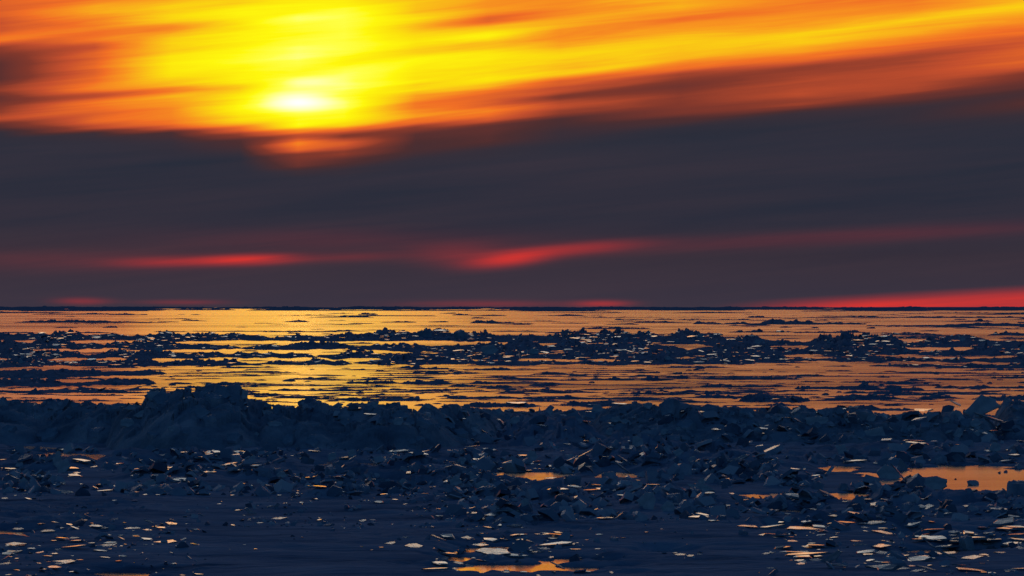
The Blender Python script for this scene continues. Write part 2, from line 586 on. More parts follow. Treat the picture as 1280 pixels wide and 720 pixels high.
us = np.concatenate([-np.geomspace(3.0, .185, 36), np.linspace(-.18, .18, 860), np.geomspace(.185, 3.0, 36)])
ys = np.concatenate([np.linspace(2, 40, 40), H * F / np.linspace(H * F / 40.3, H * F / 112, 560)])
YY = np.repeat(ys[:, None], len(us), 1)
XX = (YY + 2) * us[None, :]
ZZ = ground_height(XX, YY)
g = grid_mesh('ground', np.stack([XX, YY, ZZ], -1), M_SNOW, True)
tag(g, 'blue snow over rough shore ice with peach pools in its hollows', 'ground', kind='structure')


# ------------------------------------------------------------------ hummocks of the pressure ridge
CRESTS = []


def hummock(label, crest, base, depth, seed, cell=.55, rough=.3, end=44):
    px0, px1 = crest[0][0], crest[-1][0]
    n = int((px1 - px0) / 1.15)
    u = np.linspace(px0, px1, n)
    v = np.concatenate([np.linspace(-.12, 1.0, 62), np.linspace(1.02, 2.0, 26)])
    U, V = np.meshgrid(u, v)
    pyb = np.interp(u, [p[0] for p in base], [p[1] for p in base])
    pyc = np.interp(u, [p[0] for p in crest], [p[1] for p in crest])
    db = H * F / (pyb - HORIZON) + 1.1 * (fbm(u * .03, u * 0, seed + 5, 3) - .5)
    depth = depth * 1.25
    D = db[None, :] + V * depth
    dc = db + depth
    zc = H - dc * (pyc - HORIZON) / F
    zc = np.maximum(zc, .1) * (1.0 if seed < 500 else 1.12)
    Xw = D * (U - 640) / F
    s = np.where(V < 1, sstep(0, 1, V * .82 + .10) , sstep(2.0, .85, V))
    s = np.where(V < 1, np.clip(V, 0, 1) ** (.85 if seed < 500 else .55) * .9 + .1 * sstep(.0, .2, V), s)
    s = s * sstep(-.10, .1, V)
    taper = sstep(px0, px0 + end, u + 10 * (fbm(u * .06, u * 0, seed, 3) - .5)) * sstep(px1, px1 - end, u + 10 * (fbm(u * .06, u * 0 + 4, seed, 3) - .5))
    big = fbm(Xw * .55 + seed, D * .5, seed, 4)
    b1 = blocks(Xw, D, cell, seed + 2, .55)
    b2 = blocks(Xw + .3, D, cell * .42, seed + 8, .6)
    b3 = blocks(Xw + .7, D * .7, cell * 2.1, seed + 18, .5)
    rel = (big - .55) * .55 + (b1 - .45) * rough + (b2 - .4) * rough * .38 + (b3 - .45) * rough * .8
    Z = zc[None, :] * s * (1 + rel * .8)
    mx = Z.max(0) / zc
    mx = np.convolve(np.pad(mx, 20, 'edge'), np.ones(41) / 41, 'valid')
    Z = np.where(Z > 0, Z / np.maximum(mx, .75)[None, :] * .97, Z)
    over = np.maximum(Z - zc[None, :] * .98, 0)
    Z = Z - over * .6
    Z = Z * taper[None, :] + (taper[None, :] - 1) * .3
    Z = np.where(V < -.05, -.25, Z)
    Z[-1, :] = -.3
    o = grid_mesh('ice_hummock', np.stack([Xw, D, Z], -1), M_HUMMOCK)
    tag(o, label, 'ice hummock', 'hummocks of the pressure ridge')
    CRESTS.append((o, u, np.argmax(Z[:80] / np.stack([D[:80, 0]] * n, 1), axis=0), Xw, D, Z, px0 + end, px1 - end))
    return o


RIDGE = [
    ('low broad dark ice hummock at the left end of the ridge',
     [(-90, 500), (0, 499), (50, 501), (90, 498), (135, 502), (185, 506), (230, 512)], [(-90, 560), (60, 557), (230, 566)], 3.0, 101, .6, .26),
    ('tallest steep ice hummock of the ridge, its blocky top cutting the orange water strips',
     [(110, 520), (145, 506), (176, 500), (186, 485), (215, 484), (250, 482), (285, 477), (300, 480), (312, 497), (345, 503), (375, 508)], [(110, 566), (240, 574), (375, 572)], 3.6, 202, .7, .24),
    ('rounded ice hummock just right of the tallest one, with a small pointed tip',
     [(290, 520), (325, 506), (365, 503), (385, 497), (397, 499), (415, 506), (440, 507), (470, 514)], [(290, 573), (470, 573)], 2.8, 303, .55, .28),
    ('bulky ice hummock in the middle of the ridge, with two blunt peaks',
     [(372, 520), (410, 507), (445, 503), (465, 500), (500, 503), (520, 510), (540, 502), (560, 504), (600, 511), (650, 524)], [(372, 573), (520, 573), (650, 556)], 3.2, 404, .6, .28),
    ('low sunken dark ice hummock set back behind grey rubble right of the middle one',
     [(530, 520), (590, 512), (650, 516), (700, 514), (750, 514), (790, 514), (835, 522)], [(530, 552), (680, 541), (835, 550)], 3.4, 505, .5, .24),
    ('long dark ice hummock right of centre, overlapping the sunken one',
     [(712, 530), (760, 512), (790, 508), (820, 510), (845, 506), (880, 513), (915, 512), (950, 514), (985, 516), (1025, 524)], [(712, 554), (850, 562), (1025, 562)], 3.2, 606, .55, .28),
    ('broken jagged ice hummock left of the big leaning grey slab',
     [(905, 530), (960, 515), (1000, 513), (1040, 514), (1085, 518), (1120, 520), (1150, 517), (1185, 518), (1215, 524)], [(905, 562), (1060, 564), (1215, 562)], 3.0, 707, .5, .34),
    ('dark ice hummock under the big leaning grey slab near the right edge',
     [(1135, 534), (1160, 520), (1190, 515), (1225, 516), (1245, 522), (1275, 530)], [(1135, 562), (1275, 562)], 2.6, 808, .5, .32),
    ('high-shouldered dark ice hummock cut by the right edge of the view',
     [(1215, 530), (1250, 506), (1270, 501), (1300, 500), (1340, 508), (1380, 516)], [(1215, 556), (1380, 560)], 3.0, 909, .6, .26),
]
for r in RIDGE:
    hummock(*r)


# ------------------------------------------------------------------ rubble floes on the water
def floe_array(px0, px1, py, thick, lump, seed, rows=None, floor=.12):
    n = max(8, int((px1 - px0) / 1.1))
    rows = rows or int(min(26, max(7, thick * 4)))
    u = np.linspace(px0, px1, n)
    v = np.linspace(0, 1, rows)
    U, V = np.meshgrid(u, v)
    e = (u - px0) / (px1 - px0)
    lens = np.clip(4 * e * (1 - e), 0, 1) ** .45
    yf = py - thick * .3 * (1 - lens) + (fbm(u * .05, u * 0 + seed, seed, 4) - .5) * thick * .5
    yb = py - thick * (.35 + .65 * lens) - (fbm(u * .05, u * 0 - seed, seed + 3, 4) - .5) * thick * .5
    yb = np.minimum(yb, yf - .12)
    df, db = H * F / (yf - HORIZON), H * F / np.maximum(yb - HORIZON, .35)
    D = df[None, :] * (1 - V) + db[None, :] * V
    Xw = D * (U - 640) / F
    scale = D / F                                    # metres per survey unit there
    amp = fbm(U * .035, V * 1.5, seed + 7, 4)
    amp = sstep(.32, .78, amp)
    b1 = blocks(U * .15, V * rows * .22 + seed, 1.0, seed + 11, .7)
    b2 = blocks(U * .55, V * rows * .5 + seed, 1.0, seed + 12, .7)
    rise = np.sin(np.pi * np.clip(V, 0, 1)) ** .5 * np.clip(lens, 0, 1)[None, :]
    zz = scale * lump * rise * (floor + amp * (.22 + .62 * b1 + .22 * b2))
    Z = zz + .02 - .12 * (1 - rise)
    Z[0, :] = -.1
    Z[-1, :] = -.1
    return np.stack([Xw, D, Z], -1)


def floe(spec, label, group):
    o = grid_mesh('ice_floe', floe_array(*spec), M_RUBBLE)
    tag(o, label, 'ice floe', group)
    return o


ORD = ['first', 'second', 'third', 'fourth', 'fifth', 'sixth', 'seventh', 'eighth', 'ninth', 'tenth', 'eleventh', 'twelfth', 'thirteenth', 'fourteenth', 'fifteenth',
       'sixteenth', 'seventeenth', 'eighteenth', 'nineteenth', 'twentieth']
FLOES = {
    'in the bright water just below the horizon': [
        (15, 215, 404, 2.2, 4), (236, 262, 401.5, .9, 2), (352, 388, 403, 1.0, 2.5), (432, 470, 405, 1.0, 2), (472, 522, 403.5, 1.4, 2), (534, 562, 403, 1.2, 5),
        (586, 644, 404.5, 1.6, 4.5), (688, 742, 404.5, 1.2, 3), (752, 800, 406, 1.2, 3), (790, 872, 404, 1.5, 4), (866, 905, 405.5, 1.6, 5), (900, 1085, 406, 2.0, 6), (1075, 1330, 408, 2.0, 4)],
    'in the water before the dark rubble band': [
        (60, 100, 410, .7, 1.5), (385, 410, 412, .8, 2), (446, 512, 413, .7, 1.5), (845, 905, 420, 3, 8), (905, 1000, 416, 1.5, 4), (985, 1092, 416.5, 1.6, 5), (1098, 1180, 419, 1.4, 3), (1180, 1234, 425, 4, 7), (1228, 1340, 420, 3, 5)],
    'in the back row of the rubble band': [
        (-70, 200, 426, 8, 9), (150, 345, 427, 8, 11), (310, 478, 427, 7, 9), (440, 548, 427, 9, 15), (520, 626, 427, 9, 14), (590, 722, 428, 9, 12), (680, 810, 429, 10, 16), (770, 910, 430, 10, 15), (870, 1010, 433, 8, 12), (985, 1150, 434, 8, 14), (1120, 1350, 435, 8, 12)],
    'in the second row of the rubble band': [
        (-70, 150, 437, 10, 9), (110, 310, 438, 9, 9), (290, 450, 438, 7, 8), (425, 570, 440, 9, 10), (530, 700, 441, 11, 12), (660, 860, 441, 11, 12), (825, 1000, 445, 11, 12), (960, 1160, 445, 10, 12), (1130, 1350, 446, 9, 10)],
    'in the third row of the rubble band': [
        (-70, 120, 449, 10, 10), (90, 260, 449, 8, 8), (225, 410, 448, 7, 7), (385, 530, 449, 8, 9), (500, 690, 450, 10, 12), (650, 870, 450, 10, 11), (840, 1030, 453, 8, 10), (1000, 1180, 453, 7, 9), (1170, 1350, 454, 7, 8)],
    'in the front row of the rubble band': [
        (-70, 80, 460, 10, 9), (40, 220, 459, 8, 8), (180, 340, 458, 6, 6), (320, 445, 457, 5, 6), (425, 610, 457, 7, 9), (570, 750, 457, 7, 9), (720, 890, 457, 7, 8), (860, 960, 456, 3, 5), (1080, 1200, 459, 3, 5), (1165, 1350, 461, 4, 6)],
    'among the orange strips behind the ridge': [
        (-70, 150, 473, 10, 8), (-70, 120, 485, 9, 8), (80, 215, 470, 7, 6), (85, 200, 482, 7, 6), (-70, 185, 491.5, 4, 6), (215, 405, 466.5, 1.0, 2), (175, 340, 471, 1.0, 2), (345, 450, 475, 1.5, 3.5), (420, 1350, 471, .7, 1.6),
        (420, 505, 480, 2.4, 6), (492, 585, 481, 2.6, 7), (575, 700, 479, 1.6, 3), (640, 705, 475, 1.2, 3), (700, 800, 476, 2, 6), (795, 852, 476, 2, 6), (850, 1012, 475, 2.4, 5), (1000, 1340, 467.5, 1.2, 3),
        (320, 430, 489, 1.4, 2.5), (420, 600, 491, 1.0, 2), (620, 662, 491, 1.8, 5), (668, 765, 491.5, 2, 6), (740, 860, 487, 1.2, 4), (885, 1000, 484, 1.5, 3), (990, 1104, 487, 2.2, 9), (1080, 1164, 488.5, 2, 7), (1150, 1340, 486, 1.8, 4)],
    'in the last water close behind the ridge': [
        (545, 645, 499, 2, 4.5), (640, 742, 500, 2, 5), (735, 862, 499, 2.2, 5), (850, 930, 498, 2, 4), (922, 1014, 503, 5, 14), (1008, 1144, 500, 2.4, 6), (1138, 1215, 499, 2, 6), (1200, 1350, 500, 2.2, 5), (420, 560, 502, 4, 7),
        (545, 700, 510, 4, 6), (690, 800, 509, 4, 6), (790, 900, 512, 4, 6), (880, 1000, 513, 3, 6), (1000, 1160, 514, 3.5, 6)],
}
seed = 1000
for where, specs in FLOES.items():
    inview = sorted(specs, key=lambda s: (s[0] + s[1]) / 2)
    seen = {}
    desc = {}
    for s in inview:
        wd = s[1] - s[0]
        desc[s] = ('long thin' if wd > 110 and s[4] <= 4 else 'long lumpy' if wd > 110 else 'small flat' if s[4] <= 3.5 else 'short lumpy')
    count = {}
    for s in inview:
        count[desc[s]] = count.get(desc[s], 0) + 1
    for s in inview:
        seed += 37
        d_ = desc[s]
        k = seen.get(d_, 0)
        seen[d_] = k + 1
        if count[d_] == 1:
            lab = f'only {d_} ice floe {where}'
        elif k == 0:
            lab = f'leftmost {d_} ice floe {where}'
        elif k == count[d_] - 1:
            lab = f'rightmost {d_} ice floe {where}'
        else:
            lab = f'{ORD[k]} {d_} ice floe from left {where}'
        floe((*s, seed), lab, 'dark floes of rubble ice on the water')

# pack ice massed along the horizon
rows_ = []
parts = []
for py, th, lump, gap in ((384.9, .35, 1.6, 0), (385.5, .5, 1.9, 0), (386.2, .6, 1.9, .04), (386.9, .6, 1.8, .1), (387.6, .6, 1.8, .15), (388.3, .7, 1.6, .25), (389.2, .7, 1.6, .42), (390.2, .6, 1.5, .6), (391.6, .5, 1.4, .72), (393.2, .6, 1.5, .78), (395.2, .6, 1.6, .84), (397.5, .6, 1.6, .86)):
    x_ = -80.0
    while x_ < 1360:
        ln = random.uniform(40, 190)
        p_gap = gap
        if 230 < x_ + ln / 2 < 560:
            p_gap = min(.93, gap + .3 if gap > .12 else gap)
        if x_ + ln / 2 > 800:
            p_gap = gap * .72
        if random.random() >= p_gap:
            seed += 1
            parts.append(floe_array(x_, x_ + ln, py + random.uniform(-.25, .25), th, lump, seed, 6, .5))
        x_ += ln * random.uniform(.7, 1.0)
lines = []
for y0, y1, num, l0, l1 in ((391, 412, 240, 12, 120), (458, 503, 520, 10, 170), (414, 458, 260, 20, 160), (484, 508, 190, 12, 120)):
    for _ in range(num):
        x_ = random.uniform(-40, 1320)
        if y0 == 391 and random.random() < (.72 if x_ < 640 else .35 if x_ < 820 else 0):
            continue
        seed += 1
        lines.append(floe_array(x_, x_ + l0 + (l1 - l0) * random.random() ** 2, random.uniform(y0, y1), random.uniform(.25, 1.0) * (.6 if y0 == 391 else 1.7 if y0 == 414 else 1), random.choice((.7, .9, 1.2, 2.0, 3.0)), seed, 6))
for nm, arrs, lab in (('pack_ice', parts, 'dark line of far pack ice massed along the horizon'), ('brash_ice', lines, 'thin dark streaks of brash ice drifting on the bright water')):
    vv, ff, b = [], [], 0
    for P in arrs:
        r, c = P.shape[:2]
        idx = np.arange(r * c).reshape(r, c) + b
        ff.append(np.stack([idx[:-1, :-1], idx[:-1, 1:], idx[1:, 1:], idx[1:, :-1]], -1).reshape(-1, 4))
        vv.append(P.reshape(-1, 3))
        b += r * c
    o = link_mesh(nm, np.concatenate(vv), np.concatenate(ff), M_RUBBLE)
    tag(o, lab, nm.replace('_', ' '), kind='stuff')

# ------------------------------------------------------------------ where things come to rest
SURF = BVHTree.FromPolygons([tuple(v) for v in np.concatenate(TERRAIN_V)] + [(-5000, -10, 0), (5000, -10, 0), (5000, 9000, 0), (-5000, 9000, 0)],
                            [tuple(f) for f in np.concatenate(TERRAIN_F)] + [tuple(sum(len(v) for v in TERRAIN_V) + k for k in range(4))])
EYE = Vector((0, 0, H))


def land(px, py):
    hit = SURF.ray_cast(EYE, ray(px, py).normalized(), 9000)
    return hit[0], hit[1]


# ------------------------------------------------------------------ slabs and blocks of ice
def slab_mesh(rnd, thick, jag=.25, nv=None):
    n = nv or rnd.randint(5, 9)
    ang = sorted((k + rnd.uniform(-.35, .35)) / n * 2 * math.pi for k in range(n))
    ring = [(math.cos(a) * .5 * rnd.uniform(1 - jag, 1.05), math.sin(a) * .5 * rnd.uniform(1 - jag, 1.05)) for a in ang]
    mx = max(abs(p[0]) for p in ring)
    my = max(abs(p[1]) for p in ring)
    ring = [(p[0] / mx * .5, p[1] / my * .5) for p in ring]
    # finer broken outline
    fine_r = []
    for i, p in enumerate(ring):
        q = ring[(i + 1) % n]
        fine_r.append(p)
        for f in (.35, .7):
            m = (p[0] + (q[0] - p[0]) * f, p[1] + (q[1] - p[1]) * f)
            fine_r.append((m[0] * rnd.uniform(.9, 1.02), m[1] * rnd.uniform(.9, 1.02)))
    n = len(fine_r)
    V, Fc = [], []
    lv = [(-.5, .93), (.30, 1.0), (.5, .95)]
    sx, sy = rnd.uniform(-.15, .15), rnd.uniform(-.15, .15)
    for z, s in lv:
        for p in fine_r:
            V.append((p[0] * s + sx * z * thick, p[1] * s + sy * z * thick, z * thick * rnd.uniform(.85, 1.12)))
    for l in range(2):
        for i in range(n):
            j = (i + 1) % n
            Fc.append((l * n + i, l * n + j, (l + 1) * n + j, (l + 1) * n + i))
    top = len(V)
    V.append((0, 0, .5 * thick * rnd.uniform(.9, 1.15)))
    bot = len(V)
    V.append((0, 0, -.5 * thick))
    for i in range(n):
        j = (i + 1) % n
        Fc.append((2 * n + i, 2 * n + j, top))
        Fc.append((j, i, bot))
    return V, Fc


rnd = random.Random(5)
PROTO = {}
for kind, th, jag, num in (('plate', .055, .55, 16), ('leaning', .10, .35, 12), ('sliver', .10, .45, 8), ('block', .62, .3, 12)):
    PROTO[kind] = []
    for k in range(num):
        V, Fc = slab_mesh(rnd, th, jag, rnd.randint(5, 7) if kind in ('leaning', 'block') else rnd.randint(4, 7))
        me = bpy.data.meshes.new('ice_slab')
        me.from_pydata(V, [], Fc)
        me.materials.append({'block': M_ICE, 'leaning': M_FROST}.get(kind, M_CLEAR))
        PROTO[kind].append(me)

# blocks frozen into the crests: parts of their hummocks
for o, u, top, Xw, D, Z, pa, pb in CRESTS:
    x_ = pa
    while x_ < pb:
        i = int(np.argmin(abs(u - x_)))
        j = int(top[i])
        m_per = D[j, i] / F
        wd = rnd.uniform(6, 15) * m_per
        blk = bpy.data.objects.new('crest_block', rnd.choice(PROTO['block']))
        blk.parent = o
        R = Matrix.Rotation(rnd.uniform(-.6, .6), 3, 'Y') @ Matrix.Rotation(rnd.uniform(-.5, .5), 3, 'X') @ Matrix.Rotation(rnd.uniform(0, 6.28), 3, 'Z')
        blk.matrix_world = Matrix.Translation((Xw[j, i], D[j, i], Z[j, i] - wd * .25)) @ R.to_4x4() @ Matrix.Diagonal((wd, wd * .8, wd * rnd.uniform(.7, 1.1), 1))
        COL.objects.link(blk)
        x_ += rnd.uniform(9, 34)
    x_ = pa
    while x_ < pb:
        x_ += rnd.uniform(3, 13)
        i = int(np.argmin(abs(u - x_)))
        j = int(top[i] * rnd.uniform(.1, .98))
        m_per = D[j, i] / F
        wd = (9 + 22 * rnd.random() ** 2) * m_per
        sh = bpy.data.objects.new('tilted_sheet', rnd.choice(PROTO['leaning'])) if rnd.random() < .45 else bpy.data.objects.new('frozen_block', rnd.choice(PROTO['block']))
        sh.parent = o
        R = Matrix.Rotation(rnd.uniform(-.5, .5), 3, 'Y') @ Matrix.Rotation(rnd.uniform(-.4, .4), 3, 'Z') @ Matrix.Rotation(rnd.uniform(.3, 1.1), 3, 'X')
        sh.matrix_world = Matrix.Translation((Xw[j, i], D[j, i] - .05, Z[j, i] + wd * .02)) @ R.to_4x4() @ Matrix.Diagonal((wd, wd * rnd.uniform(.5, .9), wd * .7, 1))
        COL.objects.link(sh)

# survey of the slabs one can pick out: x, y, width, height, look
P_, L_, S_, B_ = 'plate', 'leaning', 'sliver', 'block'
MARK = [
    (72, 577, 16, 15, L_), (80, 584, 22, 16, L_), (92, 593, 25, 5, P_), (75, 603, 21, 5, P_), (80, 614, 33, 6, P_), (31, 617, 9, 2.5, P_), (6, 622, 10, 3, P_), (175, 593, 22, 5, P_), (200, 595, 31, 8, P_), (192, 609, 21, 5, P_),
    (260, 589, 23, 2.5, P_), (239, 585, 21, 3.5, P_), (167, 659, 21, 4, P_), (129, 659, 15, 3, P_), (133, 668, 16, 2.5, P_), (152, 676, 10, 2.5, S_, 25), (132, 681, 42, 4, P_), (207, 676, 32, 4.5, P_), (186, 655, 14, 2.5, S_, 22), (196, 657, 8, 4, P_),
    (208, 665, 13, 3, P_), (170, 668, 12, 3.5, P_), (83, 700, 38, 7, P_), (75, 686, 15, 3.5, P_), (65, 708, 28, 3, P_), (10, 689, 27, 5, P_), (16, 679, 38, 5, P_), (6, 704, 20, 3, P_), (60, 663, 21, 2.5, P_), (313, 641, 17, 6, S_, 20), (248, 643, 8, 2.5, P_),
    (349, 647, 21, 4, P_), (454, 650, 14, 4, P_), (421, 668, 8, 2.5, P_), (490, 678, 20, 4, P_), (518, 681, 27, 6, P_), (565, 648, 12, 2.5, P_), (621, 641, 33, 8, P_), (611, 648, 27, 2.5, P_), (622, 655, 14, 3, S_, -35), (600, 680, 29, 5, P_), (618, 688, 52, 10, P_),
    (573, 703, 19, 4, P_), (555, 697, 16, 5, P_), (586, 706, 19, 5, P_), (453, 612, 21, 12, B_), (760, 612, 52, 8, P_, 8), (718, 624, 10, 4, S_, -20), (848, 629, 33, 5, P_), (838, 621, 12, 6, S_, 25), (877, 611, 42, 8, L_), (810, 627, 30, 22, L_), (657, 632, 12, 14, L_), (644, 645, 16, 3, S_, -50),
    (923, 577, 31, 5, S_, -16), (871, 566, 11, 3, S_, 25), (938, 588, 13, 3, S_, 40), (852, 578, 14, 3, P_), (796, 580, 11, 3, P_), (730, 575, 30, 2, S_, -28), (778, 591, 24, 2.5, S_, 36), (767, 674, 13, 5, B_), (851, 692, 17, 4, P_), (873, 692, 13, 3, P_), (863, 694, 10, 3, P_),
    (935, 657, 27, 3, P_, 4), (929, 666, 13, 6, B_), (662, 690, 25, 3, P_), (719, 696, 16, 3, P_), (661, 684, 19, 3, P_), (689, 696, 13, 2.5, P_), (766, 715, 10, 3, P_),
    (1158, 633, 21, 6, P_, -14), (1142, 643, 20, 6, S_, -35), (1100, 629, 25, 6, P_), (1101, 639, 10, 7, S_, -40), (1098, 645, 14, 5, P_), (1092, 653, 43, 5, P_, -5), (1105, 665, 35, 5, P_, 8), (1050, 658, 21, 5, P_), (1003, 660, 55, 5, P_), (1044, 644, 20, 3, P_), (1180, 641, 13, 3, P_, -12), (1209, 632, 14, 3, P_),
    (1126, 604, 26, 2.2, S_, 50), (1170, 605, 44, 18, L_), (1110, 592, 34, 18, L_), (1272, 612, 26, 22, B_), (1174, 672, 35, 6, P_), (1236, 672, 42, 5, P_), (1208, 677, 22, 14, B_), (1241, 684, 21, 5, P_), (1277, 684, 16, 5, P_), (1179, 691, 42, 3.5, P_), (1216, 695, 30, 6, P_), (1184, 699, 28, 2.5, S_, 22), (1164, 687, 18, 3, S_, 35), (1154, 695, 18, 3, P_),
    (1109, 708, 57, 9, P_), (1159, 715, 31, 3, S_, 14), (1212, 711, 40, 3, P_, 6), (1018, 699, 19, 5, P_), (1003, 690, 39, 4, P_), (1015, 683, 27, 4, P_), (1040, 701, 30, 8, S_, -24), (1102, 690, 21, 5, P_), (1123, 699, 8, 3, P_), (1097, 681, 40, 5, P_), (1263, 712, 17, 3, P_), (1002, 704, 14, 2.5, P_),
    (1226, 510, 46, 20, L_, -14), (1238, 528, 42, 4, S_, 17), (1217, 535, 27, 6, P_), (1212, 523, 12, 4, S_, 30), (1092, 523, 13, 4, S_, -25), (1113, 538, 10, 3, S_, 35), (1170, 560, 18, 7, P_), (750, 516, 40, 4, P_, 8), (655, 515, 11, 4, P_), (647, 503, 32, 3, P_, -4), (306, 494, 10, 12, L_, 20), (1022, 527, 32, 10, L_), (995, 516, 14, 4, S_, -30),
    (880, 512, 32, 6, P_), (1150, 512, 40, 4, P_), (1262, 539, 30, 2.5, S_, 4), (1195, 506, 16, 6, S_, 24), (610, 438, 28, 14, L_), (720, 441, 12, 5, P_, -30), (804, 441, 16, 3, P_), (668, 440, 16, 7, L_), (575, 418, 18, 10, B_), (530, 417, 22, 10, B_),
]
slabs = []


def add_slab(px, py, wd, ht, look, roll=0.0, sink=.35, strict=False):
    hit, nor = land(px, min(719.0, py + ht * .35))
    if hit is None:
        return None
    d = hit.y
    if strict and ((hit.z < .03 and d > 100) or (hit.z < .012 and look != P_)):
        return None
    m_per = d / F
    W = wd * m_per
    dep = (H - hit.z) / d
    me = rnd.choice(PROTO[look])
    o = bpy.data.objects.new('ice_slab', me) if look != B_ else bpy.data.objects.new('ice_block', me)
    if look == P_:
        lw = rnd.uniform(.5, 1.1)
        tilt = math.asin(min(.85, ht / wd / lw)) - dep
        tilt = max(-.015, min(tilt * .8 + (rnd.uniform(.03, .22) if rnd.random() < .5 else 0), .36))
        lw = min(3.0, ht / wd / math.sin(tilt + dep))
        sc = (W, W * lw, W * .75)
        rot = Matrix.Rotation(math.radians(roll) + rnd.uniform(-.05, .05), 3, 'Y') @ Matrix.Rotation(tilt, 3, 'X') @ Matrix.Rotation(rnd.choice((0, math.pi)) + rnd.uniform(-.3, .3), 3, 'Z')
        lift = .5 * W * lw * math.sin(max(0, tilt)) * .3
    elif look == L_:
        Lh = ht * m_per * 1.25
        tilt = rnd.uniform(.75, 1.15)
        sc = (W, Lh / math.sin(tilt), W * .8)
        rot = Matrix.Rotation(math.radians(roll) + rnd.uniform(-.25, .25), 3, 'Y') @ Matrix.Rotation(rnd.uniform(-.5, .5), 3, 'Z') @ Matrix.Rotation(tilt, 3, 'X')
        lift = Lh * .5 * (1 - sink)
    elif look == S_:
        sc = (W / max(.5, math.cos(math.radians(roll))), max(ht * m_per * 3.0, W * .22), W * .5)
        rot = Matrix.Rotation(math.radians(roll), 3, 'Y') @ Matrix.Rotation(rnd.uniform(.1, .4), 3, 'X')
        lift = abs(math.sin(math.radians(roll))) * W * .45 + .02
    else:
        hh = ht * m_per * 1.3
        sc = (W, W * rnd.uniform(.6, 1.0), hh / .62)
        rot = Matrix.Rotation(rnd.uniform(-.3, .3), 3, 'Y') @ Matrix.Rotation(rnd.uniform(-.2, .35), 3, 'X') @ Matrix.Rotation(rnd.uniform(0, 6.28), 3, 'Z')
        lift = hh * .12
    o.matrix_world = Matrix.Translation(hit + Vector((0, 0, lift))) @ rot.to_4x4() @ Matrix.Diagonal((*sc, 1))
    COL.objects.link(o)
    slabs.append([o, px, py, wd, ht, look])
    return o


for s in MARK:
    add_slab(*s)

ZONES = [  # px range, py range, how many, width range, looks
    (0, 1280, 414, 458, 110, (6, 13), 'pppl'), (0, 1280, 478, 504, 26, (7, 16), 'ppp'), (420, 1280, 506, 530, 24, (8, 20), 'plls'), (600, 1280, 525, 575, 34, (9, 20), 'ppls'), (0, 600, 560, 610, 36, (9, 20), 'pplbs'),
    (600, 1280, 575, 640, 50, (10, 24), 'pplbs'), (0, 230, 640, 718, 16, (9, 22), 'pps'), (540, 740, 640, 718, 20, (9, 24), 'pps'), (950, 1280, 635, 718, 36, (10, 26), 'pppps'), (230, 540, 610, 700, 8, (8, 16), 'pp'),
]
for x0, x1, y0, y1, num, (w0, w1), looks in ZONES:
    for _ in range(num):
        lk = {'p': P_, 'l': L_, 'b': B_, 's': S_}[rnd.choice(looks)]
        wd = rnd.uniform(w0, w1)
        ht = wd * {P_: rnd.uniform(.08, .22), L_: rnd.uniform(.5, .8), B_: rnd.uniform(.4, .7), S_: .12}[lk]
        add_slab(rnd.uniform(x0, x1), rnd.uniform(y0, y1), wd, ht, lk, rnd.uniform(-35, 35) if lk == S_ else rnd.uniform(-7, 7), strict=True)

# ------------------------------------------------------------------ uncountable small rubble: one object
V_, F_, MI_ = [], [], []
chunk_src = {k: [(np.array([v.co[:] for v in me.vertices]), [tuple(p.vertices) for p in me.polygons]) for me in PROTO[k]] for k in ('plate', 'block')}
# coarse chunks
def coarse(rnd, flat):
    n = rnd.randint(4, 6)
    ring = [(math.cos((k + rnd.uniform(-.3, .3)) / n * 6.283) * .5, math.sin((k + rnd.uniform(-.3, .3)) / n * 6.283) * .5) for k in range(n)]
    hz = .05 if flat else rnd.choice((.07, .10, .14, .22, .4)) * rnd.uniform(.8, 1.2)
    vs = [(p[0], p[1], -hz) for p in ring] + [(p[0] * rnd.uniform(.6, 1), p[1] * rnd.uniform(.6, 1), hz * rnd.uniform(.6, 1.1)) for p in ring]
    fs = [(i, (i + 1) % n, n + (i + 1) % n, n + i) for i in range(n)] + [tuple(range(n, 2 * n))]
    return np.array(vs), fs
COARSE = {True: [coarse(rnd, True) for _ in range(20)], False: [coarse(rnd, False) for _ in range(20)]}
vb = 0
SCAT = [(0, 140, 655, 718, 60, 3, 26, .85), (110, 240, 648, 692, 24, 3, 18, .85), (540, 745, 668, 718, 90, 3, 26, .8), (960, 1120, 640, 705, 80, 3, 26, .8), (1110, 1280, 655, 716, 90, 3, 28, .8), (20, 330, 575, 612, 70, 3, 20, .8), (560, 720, 580, 606, 60, 3, 14, .8),
        (0, 1280, 411, 458, 2200, 2, 6, .2), (0, 1280, 414, 460, 1500, 3, 11, 1.0), (0, 1280, 458, 500, 500, 1.5, 4, .2), (420, 1280, 498, 530, 220, 3, 14, .2), (0, 430, 476, 515, 160, 3, 9, .1), (560, 1280, 520, 580, 700, 3, 20, .10), (0, 620, 562, 620, 1700, 3, 19, .10),
        (560, 1280, 575, 652, 2400, 3, 22, .10), (0, 260, 605, 720, 300, 2, 10, .2), (300, 640, 600, 660, 600, 2, 9, .12), (0, 240, 645, 720, 90, 2, 12, .5), (540, 740, 640, 720, 140, 2, 12, .5), (940, 1280, 630, 720, 420, 2, 13, .3), (240, 560, 610, 690, 110, 2, 8, .3), (740, 940, 630, 700, 90, 2, 8, .3)]
